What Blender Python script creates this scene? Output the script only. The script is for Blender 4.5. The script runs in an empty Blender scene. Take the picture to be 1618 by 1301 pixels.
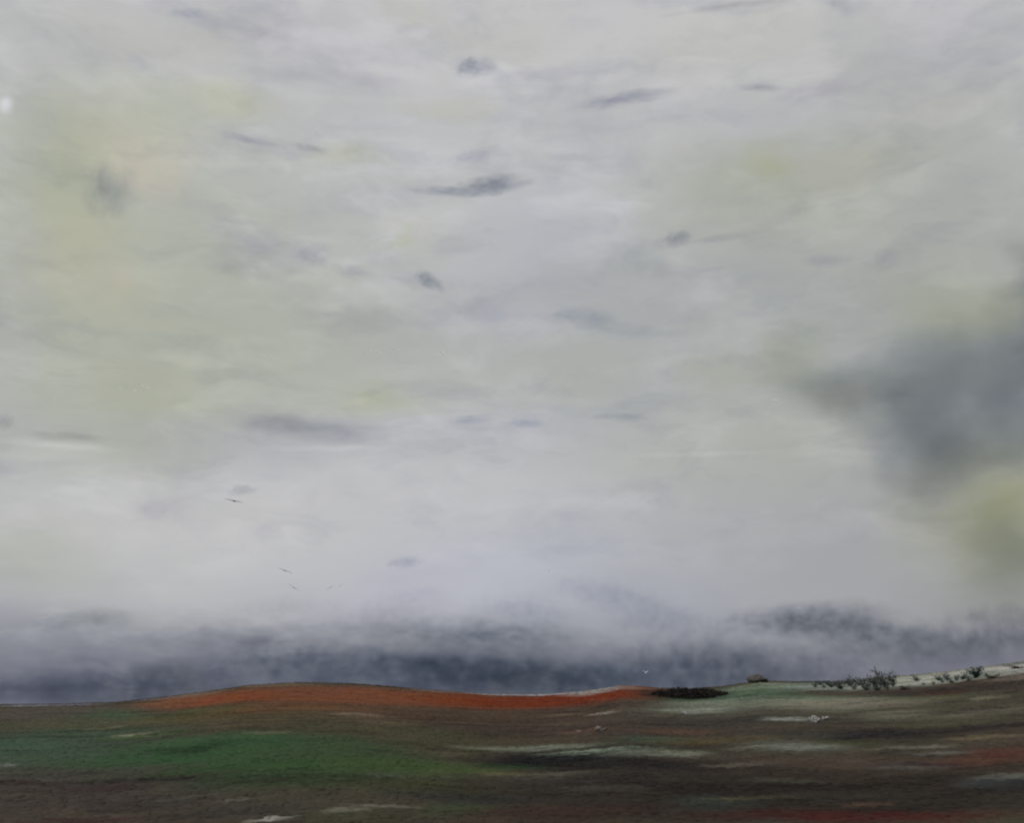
import bpy, bmesh, math, random
import numpy as np
from mathutils import Vector, Matrix

random.seed(7)
rng = np.random.default_rng(7)
sc = bpy.context.scene
COL = sc.collection
R = math.radians

# ------------------------------------------------------------------ camera
PW, PH, FPX = 1618.0, 1301.0, 1735.0        # photograph size and focal length in its pixels
HORIZ = 1088.0                              # row of the eye-level horizon
EYE = 6.0
PITCH = math.atan((HORIZ - PH / 2) / FPX)
cam = bpy.data.cameras.new("camera")
cam.sensor_fit = 'HORIZONTAL'; cam.sensor_width = 36.0; cam.lens = 36.0 * FPX / PW
cam.clip_start = 0.5; cam.clip_end = 120000.0
cam_o = bpy.data.objects.new("camera", cam); COL.objects.link(cam_o)
cam_o.location = (0, 0, EYE); cam_o.rotation_euler = (math.pi / 2 + PITCH, 0, 0)
sc.camera = cam_o
sc.view_settings.view_transform = 'Standard'; sc.view_settings.look = 'None'
sc.view_settings.exposure = 0.0; sc.view_settings.gamma = 1.0
sc.cycles.max_bounces = 6; sc.cycles.diffuse_bounces = 2; sc.cycles.volume_bounces = 0
sc.cycles.filter_width = 2.2
sc.cycles.volume_step_rate = 2.8

def ray(x, y):
    """unit direction of a sight line given in photograph pixels"""
    v = Vector(((x - PW / 2) / FPX, 1.0, (PH / 2 - y) / FPX))
    c, s = math.cos(PITCH), math.sin(PITCH)
    return Vector((v.x, v.y * c - v.z * s, v.y * s + v.z * c)).normalized()
def azel(x, y):
    d = ray(x, y); return math.atan2(d.x, d.y), math.asin(d.z)

def lin(c):
    return tuple(((v / 255) / 12.92 if v / 255 <= .04045 else ((v / 255 + .055) / 1.055) ** 2.4) for v in c)

# ------------------------------------------------------------------ node helpers
class NT:
    def __init__(s, tree):
        s.t = tree; tree.nodes.clear()
    def n(s, typ, **kw):
        nd = s.t.nodes.new(typ)
        for k, v in kw.items(): setattr(nd, k, v)
        return nd
    def put(s, sock, v):
        if hasattr(v, "is_linked") or isinstance(v, bpy.types.NodeSocket): s.t.links.new(v, sock)
        else: sock.default_value = v
    def math(s, op, a, b=None, clamp=False):
        nd = s.n('ShaderNodeMath', operation=op, use_clamp=clamp)
        s.put(nd.inputs[0], a)
        if b is not None: s.put(nd.inputs[1], b)
        return nd.outputs[0]
    def vmath(s, op, a, b=None, scale=None):
        nd = s.n('ShaderNodeVectorMath', operation=op)
        s.put(nd.inputs[0], a)
        if b is not None: s.put(nd.inputs[1], b)
        if scale is not None: s.put(nd.inputs['Scale'], scale)
        return nd.outputs['Value'] if op in ('LENGTH', 'DOT_PRODUCT') else nd.outputs[0]
    def mix(s, f, a, b, blend='MIX'):
        nd = s.n('ShaderNodeMix', data_type='RGBA', blend_type=blend)
        s.put(nd.inputs[0], f)
        for i, v in ((6, a), (7, b)):
            s.put(nd.inputs[i], v if not isinstance(v, tuple) or len(v) == 4 else (*v, 1))
        return nd.outputs[2]
    def noise(s, vec, scale, detail=3.0, rough=.5, dist=0.0, color=False):
        nd = s.n('ShaderNodeTexNoise')
        s.put(nd.inputs['Vector'], vec); nd.inputs['Scale'].default_value = scale
        nd.inputs['Detail'].default_value = detail; nd.inputs['Roughness'].default_value = rough
        nd.inputs['Distortion'].default_value = dist
        return nd.outputs['Color'] if color else nd.outputs[0]
    def mapping(s, vec, loc=(0, 0, 0), rot=(0, 0, 0), scale=(1, 1, 1), typ='TEXTURE'):
        nd = s.n('ShaderNodeMapping', vector_type=typ)
        s.put(nd.inputs['Vector'], vec)
        nd.inputs['Location'].default_value = loc; nd.inputs['Rotation'].default_value = rot
        nd.inputs['Scale'].default_value = scale
        return nd.outputs[0]
    def rng(s, v, a, b, c=0., d=1., it='SMOOTHSTEP'):
        nd = s.n('ShaderNodeMapRange', interpolation_type=it)
        s.put(nd.inputs[0], v)
        for i, q in ((1, a), (2, b), (3, c), (4, d)): nd.inputs[i].default_value = q
        return nd.outputs[0]
    def blob(s, vec, loc, rz, sc3, strength, hard=1.0):
        m = s.mapping(vec, loc, (0, 0, rz), sc3)
        g = s.n('ShaderNodeTexGradient', gradient_type='SPHERICAL')
        s.t.links.new(m, g.inputs[0])
        return s.rng(g.outputs['Fac'], 0.0, hard, 0.0, strength)
def warp(nt, vec, amp, scale, stretch=(1, 1, 1), detail=3.0):
    v = nt.mapping(vec, scale=stretch, typ='POINT')
    c = nt.noise(v, scale, detail, .55, color=True)
    return nt.vmath('ADD', vec, nt.vmath('MULTIPLY', nt.vmath('SUBTRACT', c, (.5, .5, .5)), amp))

# ------------------------------------------------------------------ world: overcast sky
SUN_EL, SUN_AZ = R(42), R(-140)       # sun behind thick cloud, behind and left of the camera
world = bpy.data.worlds.new("World"); sc.world = world; world.use_nodes = True
w = NT(world.node_tree)
tc = w.n('ShaderNodeTexCoord')
D = tc.outputs['Generated']
sx = w.n('ShaderNodeSeparateXYZ'); w.t.links.new(D, sx.inputs[0])
az = w.math('ARCTAN2', sx.outputs[0], sx.outputs[1])
el = w.math('ARCSINE', sx.outputs[2])
cb = w.n('ShaderNodeCombineXYZ'); w.t.links.new(az, cb.inputs[0]); w.t.links.new(el, cb.inputs[1])
P0 = cb.outputs[0]
P1 = warp(w, P0, (.055, .022, 0), 5.0, (1, 2.2, 1), 2.0)
P2 = warp(w, P1, (.045, .022, 0), 15.0, (1, 2.4, 1), 3.0)
P3 = warp(w, P2, (.014, .010, 0), 60.0, (1, 2.0, 1), 3.0)

def tone(c):
    r, g, b = c
    k = min(max((sum(c) / 3 - 125) / 40, 0), 1)
    return tuple(v + k * ((v - 166) * .22 + d) for v, d in ((r, 7), (g, 6.2), (b, 6.5 - .25 * max(b - r, 0) + .12 * max(r - b, 0))))
# elevation tints of the cloud deck
ramp = w.n('ShaderNodeValToRGB'); w.t.links.new(w.rng(el, 0.0, 0.70, 0, 1, 'LINEAR'), ramp.inputs[0])
stops = [(0.0, (94, 98, 114)), (0.031, (110, 113, 127)), (0.07, (146, 148, 156)), (0.105, (163, 164, 171)), (0.16, (174, 174, 178)), (0.24, (175, 177, 177)),
         (0.33, (170, 172, 172)), (0.45, (168, 170, 166)), (0.66, (174, 176, 174)), (0.86, (182, 182, 183)), (1.0, (180, 179, 181))]
cr = ramp.color_ramp
while len(cr.elements) < len(stops): cr.elements.new(0.5)
for e, (p, c) in zip(cr.elements, stops): e.position = p; e.color = (*lin(tone(c)), 1)
col = ramp.outputs[0]

# broad and narrow masses of thinner and thicker cloud
low = w.rng(el, .01, .10, .3, 1)
def mass(P, loc, stretch, scale, det, lo, hi_, st, c, c0):
    n = w.noise(w.mapping(P, loc=loc, scale=(1, stretch, 1), typ='POINT'), scale, det, .56)
    return w.mix(w.math('MULTIPLY', w.rng(n, lo, hi_, 0, st), low), c0, lin(c))
col = mass(P1, (0, 0, 0), 2.6, 5.5, 4, .45, .72, .55, (204, 204, 207), col)
col = mass(P1, (3.1, 1.7, 0), 2.4, 6.5, 4, .5, .74, .55, (156, 159, 168), col)
col = mass(P1, (7.7, 4.2, 0), 1.8, 6.0, 3, .52, .75, .40, (178, 179, 164), col)
col = mass(P2, (1.3, 9.2, 0), 2.6, 13.0, 4, .5, .72, .42, (160, 162, 172), col)
col = mass(P2, (5.3, 2.2, 0), 2.4, 14.0, 4, .5, .72, .42, (203, 203, 205), col)

# (x, y, half width, half height, roll, colour, strength): tinted patches of the deck
SKY = [
 (150, 420, 300, 330, 0, (168, 171, 154), .75), (330, 560, 420, 170, 0, (165, 168, 154), .7), (95, 265, 110, 140, 0, (162, 167, 138), .55),
 (200, 225, 110, 60, 0, (184, 180, 158), .5), (225, 275, 60, 40, 0, (188, 178, 164), .35), (370, 160, 80, 30, 0, (174, 177, 150), .55), (250, 170, 90, 50, 0, (174, 178, 158), .5),
 (130, 400, 90, 90, 0, (176, 172, 150), .4), (240, 650, 170, 90, 0, (160, 164, 142), .5), (230, 720, 120, 50, 0, (166, 168, 152), .4),
 (1218, 258, 40, 34, 0, (160, 164, 124), .9), (1220, 290, 240, 130, 0, (160, 164, 146), .6), (1360, 250, 130, 50, 0, (160, 163, 144), .5),
 (1300, 330, 260, 120, 0, (158, 160, 150), .5), (1520, 480, 120, 60, 0, (160, 163, 118), .9), (1520, 415, 150, 90, 0, (156, 158, 142), .6),
 (1140, 590, 90, 40, 0, (156, 162, 132), .6), (1262, 560, 70, 60, 0, (158, 164, 130), .65), (1245, 585, 60, 30, 0, (138, 142, 124), .5), (915, 580, 100, 70, 0, (160, 164, 144), .5),
 (590, 628, 60, 40, 0, (162, 166, 138), .6), (630, 378, 22, 22, 0, (164, 168, 134), .6), (560, 240, 70, 22, 0, (166, 168, 146), .6), (690, 168, 90, 26, 0, (174, 177, 152), .5),
 (1500, 300, 260, 320, 0, (163, 165, 160), .55), (1390, 200, 220, 150, 0, (170, 171, 164), .5), (870, 60, 150, 60, 0, (180, 181, 172), .5), (1100, 60, 200, 70, 0, (182, 183, 176), .6),
 (640, 108, 140, 55, 0, (190, 190, 192), .8), (950, 45, 160, 60, 0, (186, 186, 190), .6), (420, 50, 220, 70, 0, (176, 176, 182), .6), (1480, 50, 150, 110, 0, (172, 172, 178), .6),
 (850, 390, 120, 110, 0, (162, 164, 178), .65), (760, 420, 120, 90, 0, (178, 180, 188), .5), (700, 340, 260, 90, 0, (180, 181, 182), .5), (910, 330, 130, 110, 0, (180, 182, 188), .5),
 (1000, 190, 300, 90, 0, (178, 178, 182), .5), (1250, 190, 200, 50, 0, (172, 173, 180), .5), (620, 190, 160, 60, 0, (178, 179, 182), .5),
 (1060, 480, 260, 150, 0, (158, 161, 164), .6), (820, 520, 240, 80, 0, (162, 164, 172), .6), (1190, 440, 300, 130, 0, (160, 163, 160), .5),
 (740, 570, 300, 60, 0, (168, 171, 166), .5), (970, 640, 260, 70, 0, (164, 168, 168), .5),
 (500, 695, 360, 40, 0, (160, 162, 168), .7), (250, 720, 160, 40, 0, (162, 165, 162), .5), (850, 690, 260, 50, 0, (170, 172, 182), .6), (420, 740, 180, 40, 0, (166, 168, 172), .5),
 (700, 800, 420, 120, 0, (183, 183, 185), .85), (260, 850, 340, 120, 0, (183, 183, 183), .85), (560, 900, 300, 70, 0, (182, 182, 186), .7), (1000, 800, 330, 130, 0, (178, 180, 182), .7), (1260, 820, 330, 150, 0, (172, 174, 174), .7),
 (820, 890, 330, 90, 0, (172, 175, 186), .65), (1100, 880, 300, 110, 0, (170, 172, 182), .6), (1360, 900, 220, 100, 0, (164, 166, 166), .7), (640, 930, 260, 70, 0, (172, 174, 186), .7),
 (60, 880, 130, 70, 0, (164, 168, 152), .55), (120, 925, 120, 60, 0, (164, 166, 166), .4), (330, 915, 260, 60, 0, (178, 180, 180), .6), (500, 860, 160, 60, 0, (182, 183, 182), .5),
 (1350, 850, 420, 260, 0, (153, 154, 157), .8), (1180, 700, 300, 160, 0, (164, 166, 162), .6), (1580, 805, 170, 125, 0, (144, 146, 112), .95), (1500, 800, 80, 90, 0, (146, 147, 136), .6), (1580, 890, 100, 90, 0, (124, 127, 114), .7), (1490, 770, 70, 70, 0, (150, 151, 146), .5), (1615, 885, 70, 90, 0, (112, 116, 102), .55), (1440, 820, 90, 110, 0, (160, 161, 156), .6), (1540, 950, 140, 50, 0, (142, 143, 142), .6),  # first patch dims the lower right: lens vignette put into the sky colour
 (1010, 962, 260, 60, 0, (152, 156, 168), .5), (1400, 560, 240, 150, 0, (142, 147, 144), .55), (1330, 622, 60, 26, 0, (160, 156, 146), .5), (1280, 680, 160, 90, 0, (160, 163, 152), .5),
 (20, 500, 60, 400, 0, (164, 166, 164), .5), (30, 60, 120, 60, 0, (168, 169, 170), .5), (130, 75, 100, 40, 0, (166, 167, 168), .4), (250, 60, 160, 45, 0, (176, 177, 170), .4),
 (9, 166, 13, 17, -20, (212, 214, 220), .6),
 (90, 704, 100, 7, 0, (190, 192, 192), .4), (520, 709, 100, 6, 2, (188, 190, 192), .35), (1105, 718, 110, 5, 0, (190, 192, 190), .45), (1300, 716, 120, 6, -2, (172, 173, 168), .3),
 (200, 450, 24, 46, 0, (180, 174, 154), .3), (1560, 330, 160, 260, 0, (160, 162, 162), .4), (1080, 700, 260, 70, 0, (168, 170, 164), .5),
]
for i, (x, y, rx, ry, roll, c, st) in enumerate(SKY):
    a0, e0 = azel(x, y); a1, _ = azel(x + 5, y); _, e1 = azel(x, y - 5)
    P = P3 if max(rx, ry) < 60 else P2
    if x < 10 and ry < 30: P = warp(w, P0, (.006, .006, 0), 30.0, (1, 1, 1), 2.0)
    if ry < 10: P = warp(w, P0, (.004, .003, 0), 40.0, (1, 1, 1), 2.0)
    fac = w.blob(P, (a0, e0, 0), R(roll), (1.4 * rx * abs(a1 - a0) / 5, 1.4 * ry * abs(e1 - e0) / 5, 1), st * .9, 1.0)
    col = w.mix(fac, col, lin(tone(c)))
hi = w.rng(el, .05, .16, 0, 1)
n7 = w.noise(w.mapping(P2, loc=(8.3, 3.2, 0), scale=(1, 2.3, 1), typ='POINT'), 9.0, 5, .55)
col = w.mix(w.math('MULTIPLY', w.rng(n7, .48, .70, 0, .8), hi), col, w.mix(1, col, (1.13, 1.125, 1.13), 'MULTIPLY'))
n8 = w.noise(w.mapping(P2, loc=(1.9, 13.2, 0), scale=(1, 2.5, 1), typ='POINT'), 9.5, 5, .58)
col = w.mix(w.math('MULTIPLY', w.rng(n8, .50, .70, 0, .8), hi), col, w.mix(1, col, (.865, .87, .91), 'MULTIPLY'))
n9 = w.noise(w.mapping(P3, loc=(4.9, 1.2, 0), scale=(1, 2.8, 1), typ='POINT'), 26.0, 5, .6)
col = w.mix(w.math('MULTIPLY', w.rng(n9, .50, .72, 0, .5), hi), col, w.mix(1, col, (.92, .925, .945), 'MULTIPLY'))
sky = w.n('ShaderNodeTexSky', sky_type='NISHITA', sun_disc=False)
sky.sun_elevation = SUN_EL; sky.sun_rotation = SUN_AZ
STR = 0.1
deck = w.vmath('SCALE', col, scale=1 / STR)
full = w.mix(0.985, sky.outputs[0], deck)
bg = w.n('ShaderNodeBackground'); w.t.links.new(full, bg.inputs[0]); bg.inputs[1].default_value = STR
wo = w.n('ShaderNodeOutputWorld'); w.t.links.new(bg.outputs[0], wo.inputs[0])
world.cycles.sampling_method = 'MANUAL'; world.cycles.sample_map_resolution = 256

sun = bpy.data.lights.new("sun", 'SUN'); sun.energy = 1.2; sun.angle = R(14); sun.color = (1, .96, .9)
sun_o = bpy.data.objects.new("sun", sun); COL.objects.link(sun_o)
sd = Vector((math.sin(SUN_AZ) * math.cos(SUN_EL), math.cos(SUN_AZ) * math.cos(SUN_EL), math.sin(SUN_EL)))
sun_o.rotation_euler = (-sd).to_track_quat('-Z', 'Y').to_euler()

# ------------------------------------------------------------------ object helpers
def mesh_obj(name, verts, faces, mats=None, parent=None, smooth=True):
    me = bpy.data.meshes.new(name)
    me.from_pydata(verts, [], faces); me.update()
    if smooth: me.polygons.foreach_set("use_smooth", [True] * len(me.polygons))
    o = bpy.data.objects.new(name, me); COL.objects.link(o)
    if mats: me.materials.append(mats)
    if parent: o.parent = parent
    return o
def tag(o, label=None, cat=None, group=None, kind=None):
    for k, v in (('label', label), ('category', cat), ('group', group), ('kind', kind)):
        if v: o[k] = v
    return o
def empty(name, loc):
    o = bpy.data.objects.new(name, None); COL.objects.link(o); o.location = loc; o.empty_display_size = .3
    return o
def copy_tree(root):
    r = root.copy(); COL.objects.link(r)
    for ch in list(root.children):
        c = ch.copy(); COL.objects.link(c); c.parent = r
    return r

# ------------------------------------------------------------------ terrain
LOW = -20.0
CREST = [(-400, 1124), (-150, 1119), (0, 1114), (100, 1113), (180, 1111), (250, 1104), (330, 1093), (390, 1084), (470, 1079), (560, 1081), (640, 1088),
         (700, 1093), (770, 1098), (850, 1099), (920, 1094), (985, 1084), (1040, 1088), (1090, 1089), (1140, 1086), (1200, 1077), (1260, 1078),
         (1340, 1077), (1400, 1070), (1440, 1068), (1500, 1062), (1560, 1053), (1618, 1046), (1750, 1040), (2000, 1050)]
ca = np.array([azel(x, y)[0] for x, y in CREST]); ct = np.array([math.tan(azel(x, y)[1]) for x, y in CREST])
ca = np.concatenate([[-math.pi, -1.2], ca, [1.2, math.pi]]); ct = np.concatenate([[-.02, -.02], ct, [-.02, -.02]])
ks = [(rng.normal(0, 1, 2) * s, rng.uniform(0, 6.28), a) for s, a, n in ((.02, .30, 6), (.07, .10, 8), (.22, .035, 10), (.7, .015, 10)) for _ in range(n)]
def bumps(x, y):
    z = 0
    for k, p, a in ks: z = z + a * np.sin(k[0] * x + k[1] * y + p) * .6
    return z
def crest_dist(a):
    return 315 + 22 * np.sin(3.1 * a + .6) + 9 * np.sin(11 * a + 2) + 3 * np.sin(37 * a)
def terrain(x, y):
    x = np.asarray(x, float); y = np.asarray(y, float)
    d = np.hypot(x, y); a = np.arctan2(x, y)
    dc = crest_dist(a); zc = EYE + dc * np.interp(a, ca, ct)
    t = np.clip(d / dc, 0, 1)
    z = zc * t ** 1.35
    q = np.clip((d - dc) / 420, 0, 1); q = q * q * (3 - 2 * q)
    z = z + (LOW - zc) * q
    fade = np.clip(d / 15, 0, 1) * np.clip((dc * 1.02 - d) / 70, .22, 1) * (1 - q)
    return z + bumps(x, y) * fade - .3 * (1 - np.clip(d / 15, 0, 1))
def hit(x, y, miss=True):
    """distance at which the sight line through a photograph pixel meets the moor"""
    d = ray(x, y); h = math.hypot(d.x, d.y); a = math.atan2(d.x, d.y)
    s = np.linspace(15, float(crest_dist(a)), 3000)
    zt = terrain(s * d.x / h, s * d.y / h); zr = EYE + s * d.z / h
    k = np.nonzero(zt >= zr)[0]
    if len(k) == 0: return (float(crest_dist(a)) if miss else None), a
    return float(s[k[0]]), a
def ground_pt(x, y):
    d, a = hit(x, y); px, py = d * math.sin(a), d * math.cos(a)
    return Vector((px, py, float(terrain(px, py))))

azs = np.concatenate([np.arange(-180, -36, 3.0), np.arange(-36, 36, .16), np.arange(36, 180, 3.0)]) * math.pi / 180
rad = np.concatenate([np.geomspace(1.5, 38, 16)[:-1], np.arange(38, 420, 1.6), np.geomspace(420, 1200, 20)[1:], np.geomspace(1250, 60000, 30)])
A, Rr = np.meshgrid(azs, rad, indexing='ij')
X, Y = Rr * np.sin(A), Rr * np.cos(A); Z = terrain(X, Y)
na, nr = A.shape
V = np.concatenate([np.stack([X, Y, Z], -1).reshape(-1, 3), [[0, 0, float(terrain(0, 0))]]])
i = np.arange(na)[:, None]; j = np.arange(nr - 1)[None, :]; i2 = (i + 1) % na
F = np.stack([i * nr + j, i * nr + j + 1, i2 * nr + j + 1, i2 * nr + j], -1).reshape(-1, 4)
me = bpy.data.meshes.new("moorland")
faces = F[:, ::-1].tolist() + [[int(q * nr), int(((q + 1) % na) * nr), na * nr] for q in range(na)]
me.from_pydata(V.tolist(), [], faces); me.update()
me.polygons.foreach_set("use_smooth", [True] * len(me.polygons))
ground = bpy.data.objects.new("ground", me); COL.objects.link(ground)
tag(ground, kind='structure', label='rolling brown and green moor with a rust coloured crest')

# ------------------------------------------------------------------ moor material: patches of different plants and soils
EXPO = 0.88        # what a white card on the moor would read; albedo = seen colour / EXPO
PATCH = [
 # broad cover
 (500, 1122, 420, 14, (86, 66, 46), .8), (760, 1138, 300, 18, (66, 54, 44), .85), (880, 1165, 240, 20, (64, 52, 46), .7), (60, 1128, 170, 14, (78, 75, 66), .8),
 (150, 1148, 200, 16, (70, 75, 58), .8), (400, 1140, 200, 16, (74, 70, 50), .7), (600, 1175, 260, 34, (64, 64, 46), .8), (1200, 1130, 300, 16, (76, 76, 66), .7),
 (1450, 1120, 260, 22, (70, 68, 56), .8), (1400, 1210, 380, 40, (64, 56, 48), .7), (1500, 1095, 180, 14, (58, 50, 46), .8), (1100, 1260, 420, 50, (42, 37, 32), 1), (1420, 1262, 330, 40, (46, 40, 34), 1),
 (1300, 1180, 260, 22, (68, 66, 54), .6), (200, 1265, 300, 40, (62, 57, 54), .8), (480, 1265, 220, 36, (62, 60, 48), .7), (60, 1225, 150, 20, (64, 64, 64), .6),
 # rust bracken along the crest
 (300, 1108, 100, 11, (116, 74, 50), .85), (470, 1098, 190, 15, (104, 64, 42), 1), (360, 1103, 80, 9, (120, 62, 32), .7), (620, 1102, 130, 14, (110, 66, 44), 1), (740, 1108, 110, 14, (108, 54, 24), 1),
 (900, 1107, 170, 13, (104, 40, 12), 1), (830, 1112, 120, 8, (98, 40, 14), .9), (985, 1094, 80, 10, (102, 42, 18), 1), (1025, 1096, 50, 9, (92, 54, 38), .8), (430, 1120, 190, 8, (104, 72, 46), .6),
 (440, 1082, 70, 4, (110, 96, 78), .7), (520, 1079, 100, 3.5, (70, 62, 52), .9), (990, 1083, 40, 3, (124, 56, 38), .8), (330, 1096, 40, 3, (130, 116, 100), .4),
 # green
 (330, 1190, 280, 30, (48, 75, 48), 1), (110, 1178, 170, 26, (60, 78, 62), .9), (40, 1190, 120, 22, (58, 79, 64), .8), (470, 1212, 240, 34, (47, 72, 43), .95), (330, 1170, 120, 10, (54, 82, 54), .6),
 (520, 1190, 160, 24, (54, 70, 46), .7), (180, 1130, 60, 10, (58, 80, 58), .7), (300, 1130, 100, 9, (66, 76, 46), .6), (640, 1215, 160, 16, (56, 74, 40), .8), (720, 1222, 100, 10, (62, 76, 44), .7), (810, 1212, 90, 8, (44, 74, 42), .9),
 (640, 1250, 150, 16, (62, 68, 42), .7), (600, 1290, 160, 12, (62, 66, 48), .7), (740, 1282, 80, 12, (54, 70, 46), .7), (420, 1240, 160, 16, (50, 66, 42), .7), (1030, 1172, 70, 8, (66, 84, 66), .6),
 (1360, 1172, 100, 7, (70, 78, 48), .7), (1430, 1105, 120, 8, (82, 92, 66), .6), (1500, 1140, 120, 12, (66, 70, 52), .6), (220, 1165, 80, 5, (66, 86, 48), .6), (1160, 1100, 120, 9, (80, 104, 82), .95), (1240, 1108, 140, 8, (92, 108, 90), .8), (1110, 1270, 80, 16, (48, 58, 54), .6), (1590, 1240, 80, 14, (54, 64, 68), .5),
 # bare peat and dark heather
 (1095, 1098, 84, 11, (22, 22, 18), 1), (1040, 1098, 40, 7, (40, 32, 26), .8), (880, 1201, 170, 14, (20, 20, 22), 1), (1000, 1207, 190, 13, (30, 28, 27), 1), (1400, 1163, 130, 13, (36, 33, 33), 1), (1120, 1146, 130, 10, (48, 46, 44), .85), (1040, 1140, 90, 8, (60, 52, 46), .6), (1260, 1162, 90, 7, (54, 56, 50), .7),
 (1480, 1212, 120, 8, (48, 44, 44), .8), (240, 1237, 110, 6, (44, 38, 38), .9), (150, 1250, 120, 6, (50, 40, 40), .8), (20, 1240, 60, 5, (52, 40, 38), .8), (720, 1265, 150, 10, (42, 44, 42), .8), (180, 1222, 140, 9, (62, 56, 54), .7), (860, 1140, 120, 7, (64, 52, 44), .6), (760, 1150, 90, 7, (62, 52, 46), .6),
 (1180, 1242, 130, 9, (42, 38, 34), .8), (1280, 1262, 150, 10, (44, 42, 38), .8), (1580, 1148, 90, 9, (50, 44, 42), .8), (1440, 1096, 70, 6, (52, 44, 40), .8), (1520, 1090, 120, 7, (50, 44, 38), .8), (370, 1285, 130, 12, (54, 52, 50), .6), (1080, 1180, 90, 8, (58, 52, 44), .5), (900, 1240, 150, 14, (50, 46, 42), .7), (1480, 1270, 160, 20, (48, 44, 38), .7),
 # red moss
 (1330, 1292, 240, 11, (66, 30, 26), .85), (870, 1290, 160, 14, (56, 37, 33), .7), (1595, 1190, 80, 13, (80, 48, 40), .85), (1540, 1205, 90, 10, (76, 50, 40), .6), (130, 1300, 90, 6, (62, 38, 36), .6), (1060, 1160, 60, 7, (78, 58, 48), .6), (1490, 1098, 40, 5, (70, 42, 38), .6), (1100, 1175, 60, 6, (84, 72, 46), .6), (1180, 1170, 60, 6, (86, 76, 50), .5),
 # bleached grass
 (850, 1185, 110, 4.5, (118, 126, 112), .8), (960, 1187, 110, 4.0, (118, 132, 116), .8), (1030, 1192, 90, 5, (120, 130, 116), .7), (760, 1184, 60, 4, (98, 102, 84), .6), (1255, 1183, 90, 6, (108, 114, 104), .9), (1190, 1115, 200, 9, (104, 110, 96), .8), (1095, 1124, 60, 5, (136, 144, 130), .8), (1120, 1113, 90, 6, (120, 128, 114), .7), (1360, 1116, 120, 7, (122, 116, 104), .7), (1420, 1131, 80, 8, (98, 96, 84), .8), (1310, 1111, 90, 5, (136, 130, 116), .7),
 (1248, 1138, 46, 3.5, (150, 156, 146), .9), (1330, 1123, 60, 4, (104, 108, 92), .6), (562, 1130, 40, 5, (120, 104, 88), .7), (610, 1140, 60, 6, (98, 86, 66), .6), (210, 1162, 36, 2, (136, 134, 116), .7), (155, 1154, 22, 2, (100, 100, 66), .6), (186, 1150, 14, 1.6, (124, 126, 92), .6), (410, 1160, 40, 2.6, (100, 98, 80), .7), (610, 1228, 40, 3, (88, 94, 82), .8), (430, 1297, 40, 3.5, (144, 144, 134), .9), (545, 1284, 40, 6, (112, 110, 98), .8), (600, 1277, 60, 3, (112, 110, 100), .8), (370, 1269, 34, 2.5, (96, 96, 88), .7), (300, 1262, 60, 3, (80, 80, 74), .6),
 (1550, 1166, 60, 3, (112, 104, 80), .8), (1440, 1183, 70, 3.5, (106, 106, 96), .8), (1480, 1192, 60, 3, (96, 98, 92), .7), (1600, 1228, 60, 5, (100, 102, 94), .8), (1570, 1126, 90, 7, (96, 92, 80), .7), (1560, 1104, 30, 4, (116, 112, 92), .8), (1160, 1211, 60, 4, (94, 88, 78), .7), (1230, 1235, 60, 4, (76, 76, 68), .6), (1180, 1266, 80, 3, (80, 76, 54), .7), (1370, 1275, 40, 2, (92, 72, 60), .7), (860, 1228, 90, 5, (80, 80, 70), .7), (800, 1225, 50, 3, (94, 88, 62), .6), (960, 1250, 80, 6, (66, 64, 58), .6), (1430, 1215, 70, 4, (76, 76, 72), .6), (1240, 1175, 80, 3, (92, 98, 88), .5), (5, 1210, 24, 3, (120, 124, 120), .8), (950, 1129, 30, 2, (136, 128, 118), .7), (915, 1157, 40, 4, (96, 76, 62), .6), (890, 1130, 30, 2, (110, 96, 84), .5),
 # pale frosted slope on the right crest
 (1240, 1085, 150, 6, (112, 128, 108), .9), (1340, 1085, 110, 7, (126, 136, 128), .9), (1430, 1078, 100, 9, (136, 144, 134), .95), (1500, 1071, 110, 9, (158, 162, 148), 1), (1580, 1060, 110, 10, (164, 164, 158), 1), (1320, 1079, 50, 2, (60, 66, 62), .8), (1540, 1068, 60, 6, (70, 92, 80), .7), (1600, 1050, 50, 3, (100, 110, 104), .7), (1320, 1080, 60, 3, (90, 100, 92), .6), (1610, 1072, 50, 4, (122, 114, 106), .7),
 # pale strip above the bracken: far water's sky reflection put into the ground colour
 (850, 1098, 130, 3.0, (150, 152, 158), 1), (945, 1093, 60, 4, (146, 150, 146), .9), (680, 1092, 40, 2.0, (124, 112, 104), .6), (1000, 1088, 40, 2.0, (124, 104, 92), .5),
 (75, 1114, 80, 2.5, (118, 122, 138), .8), (275, 1101, 60, 3, (112, 104, 100), .7),
]
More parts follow.
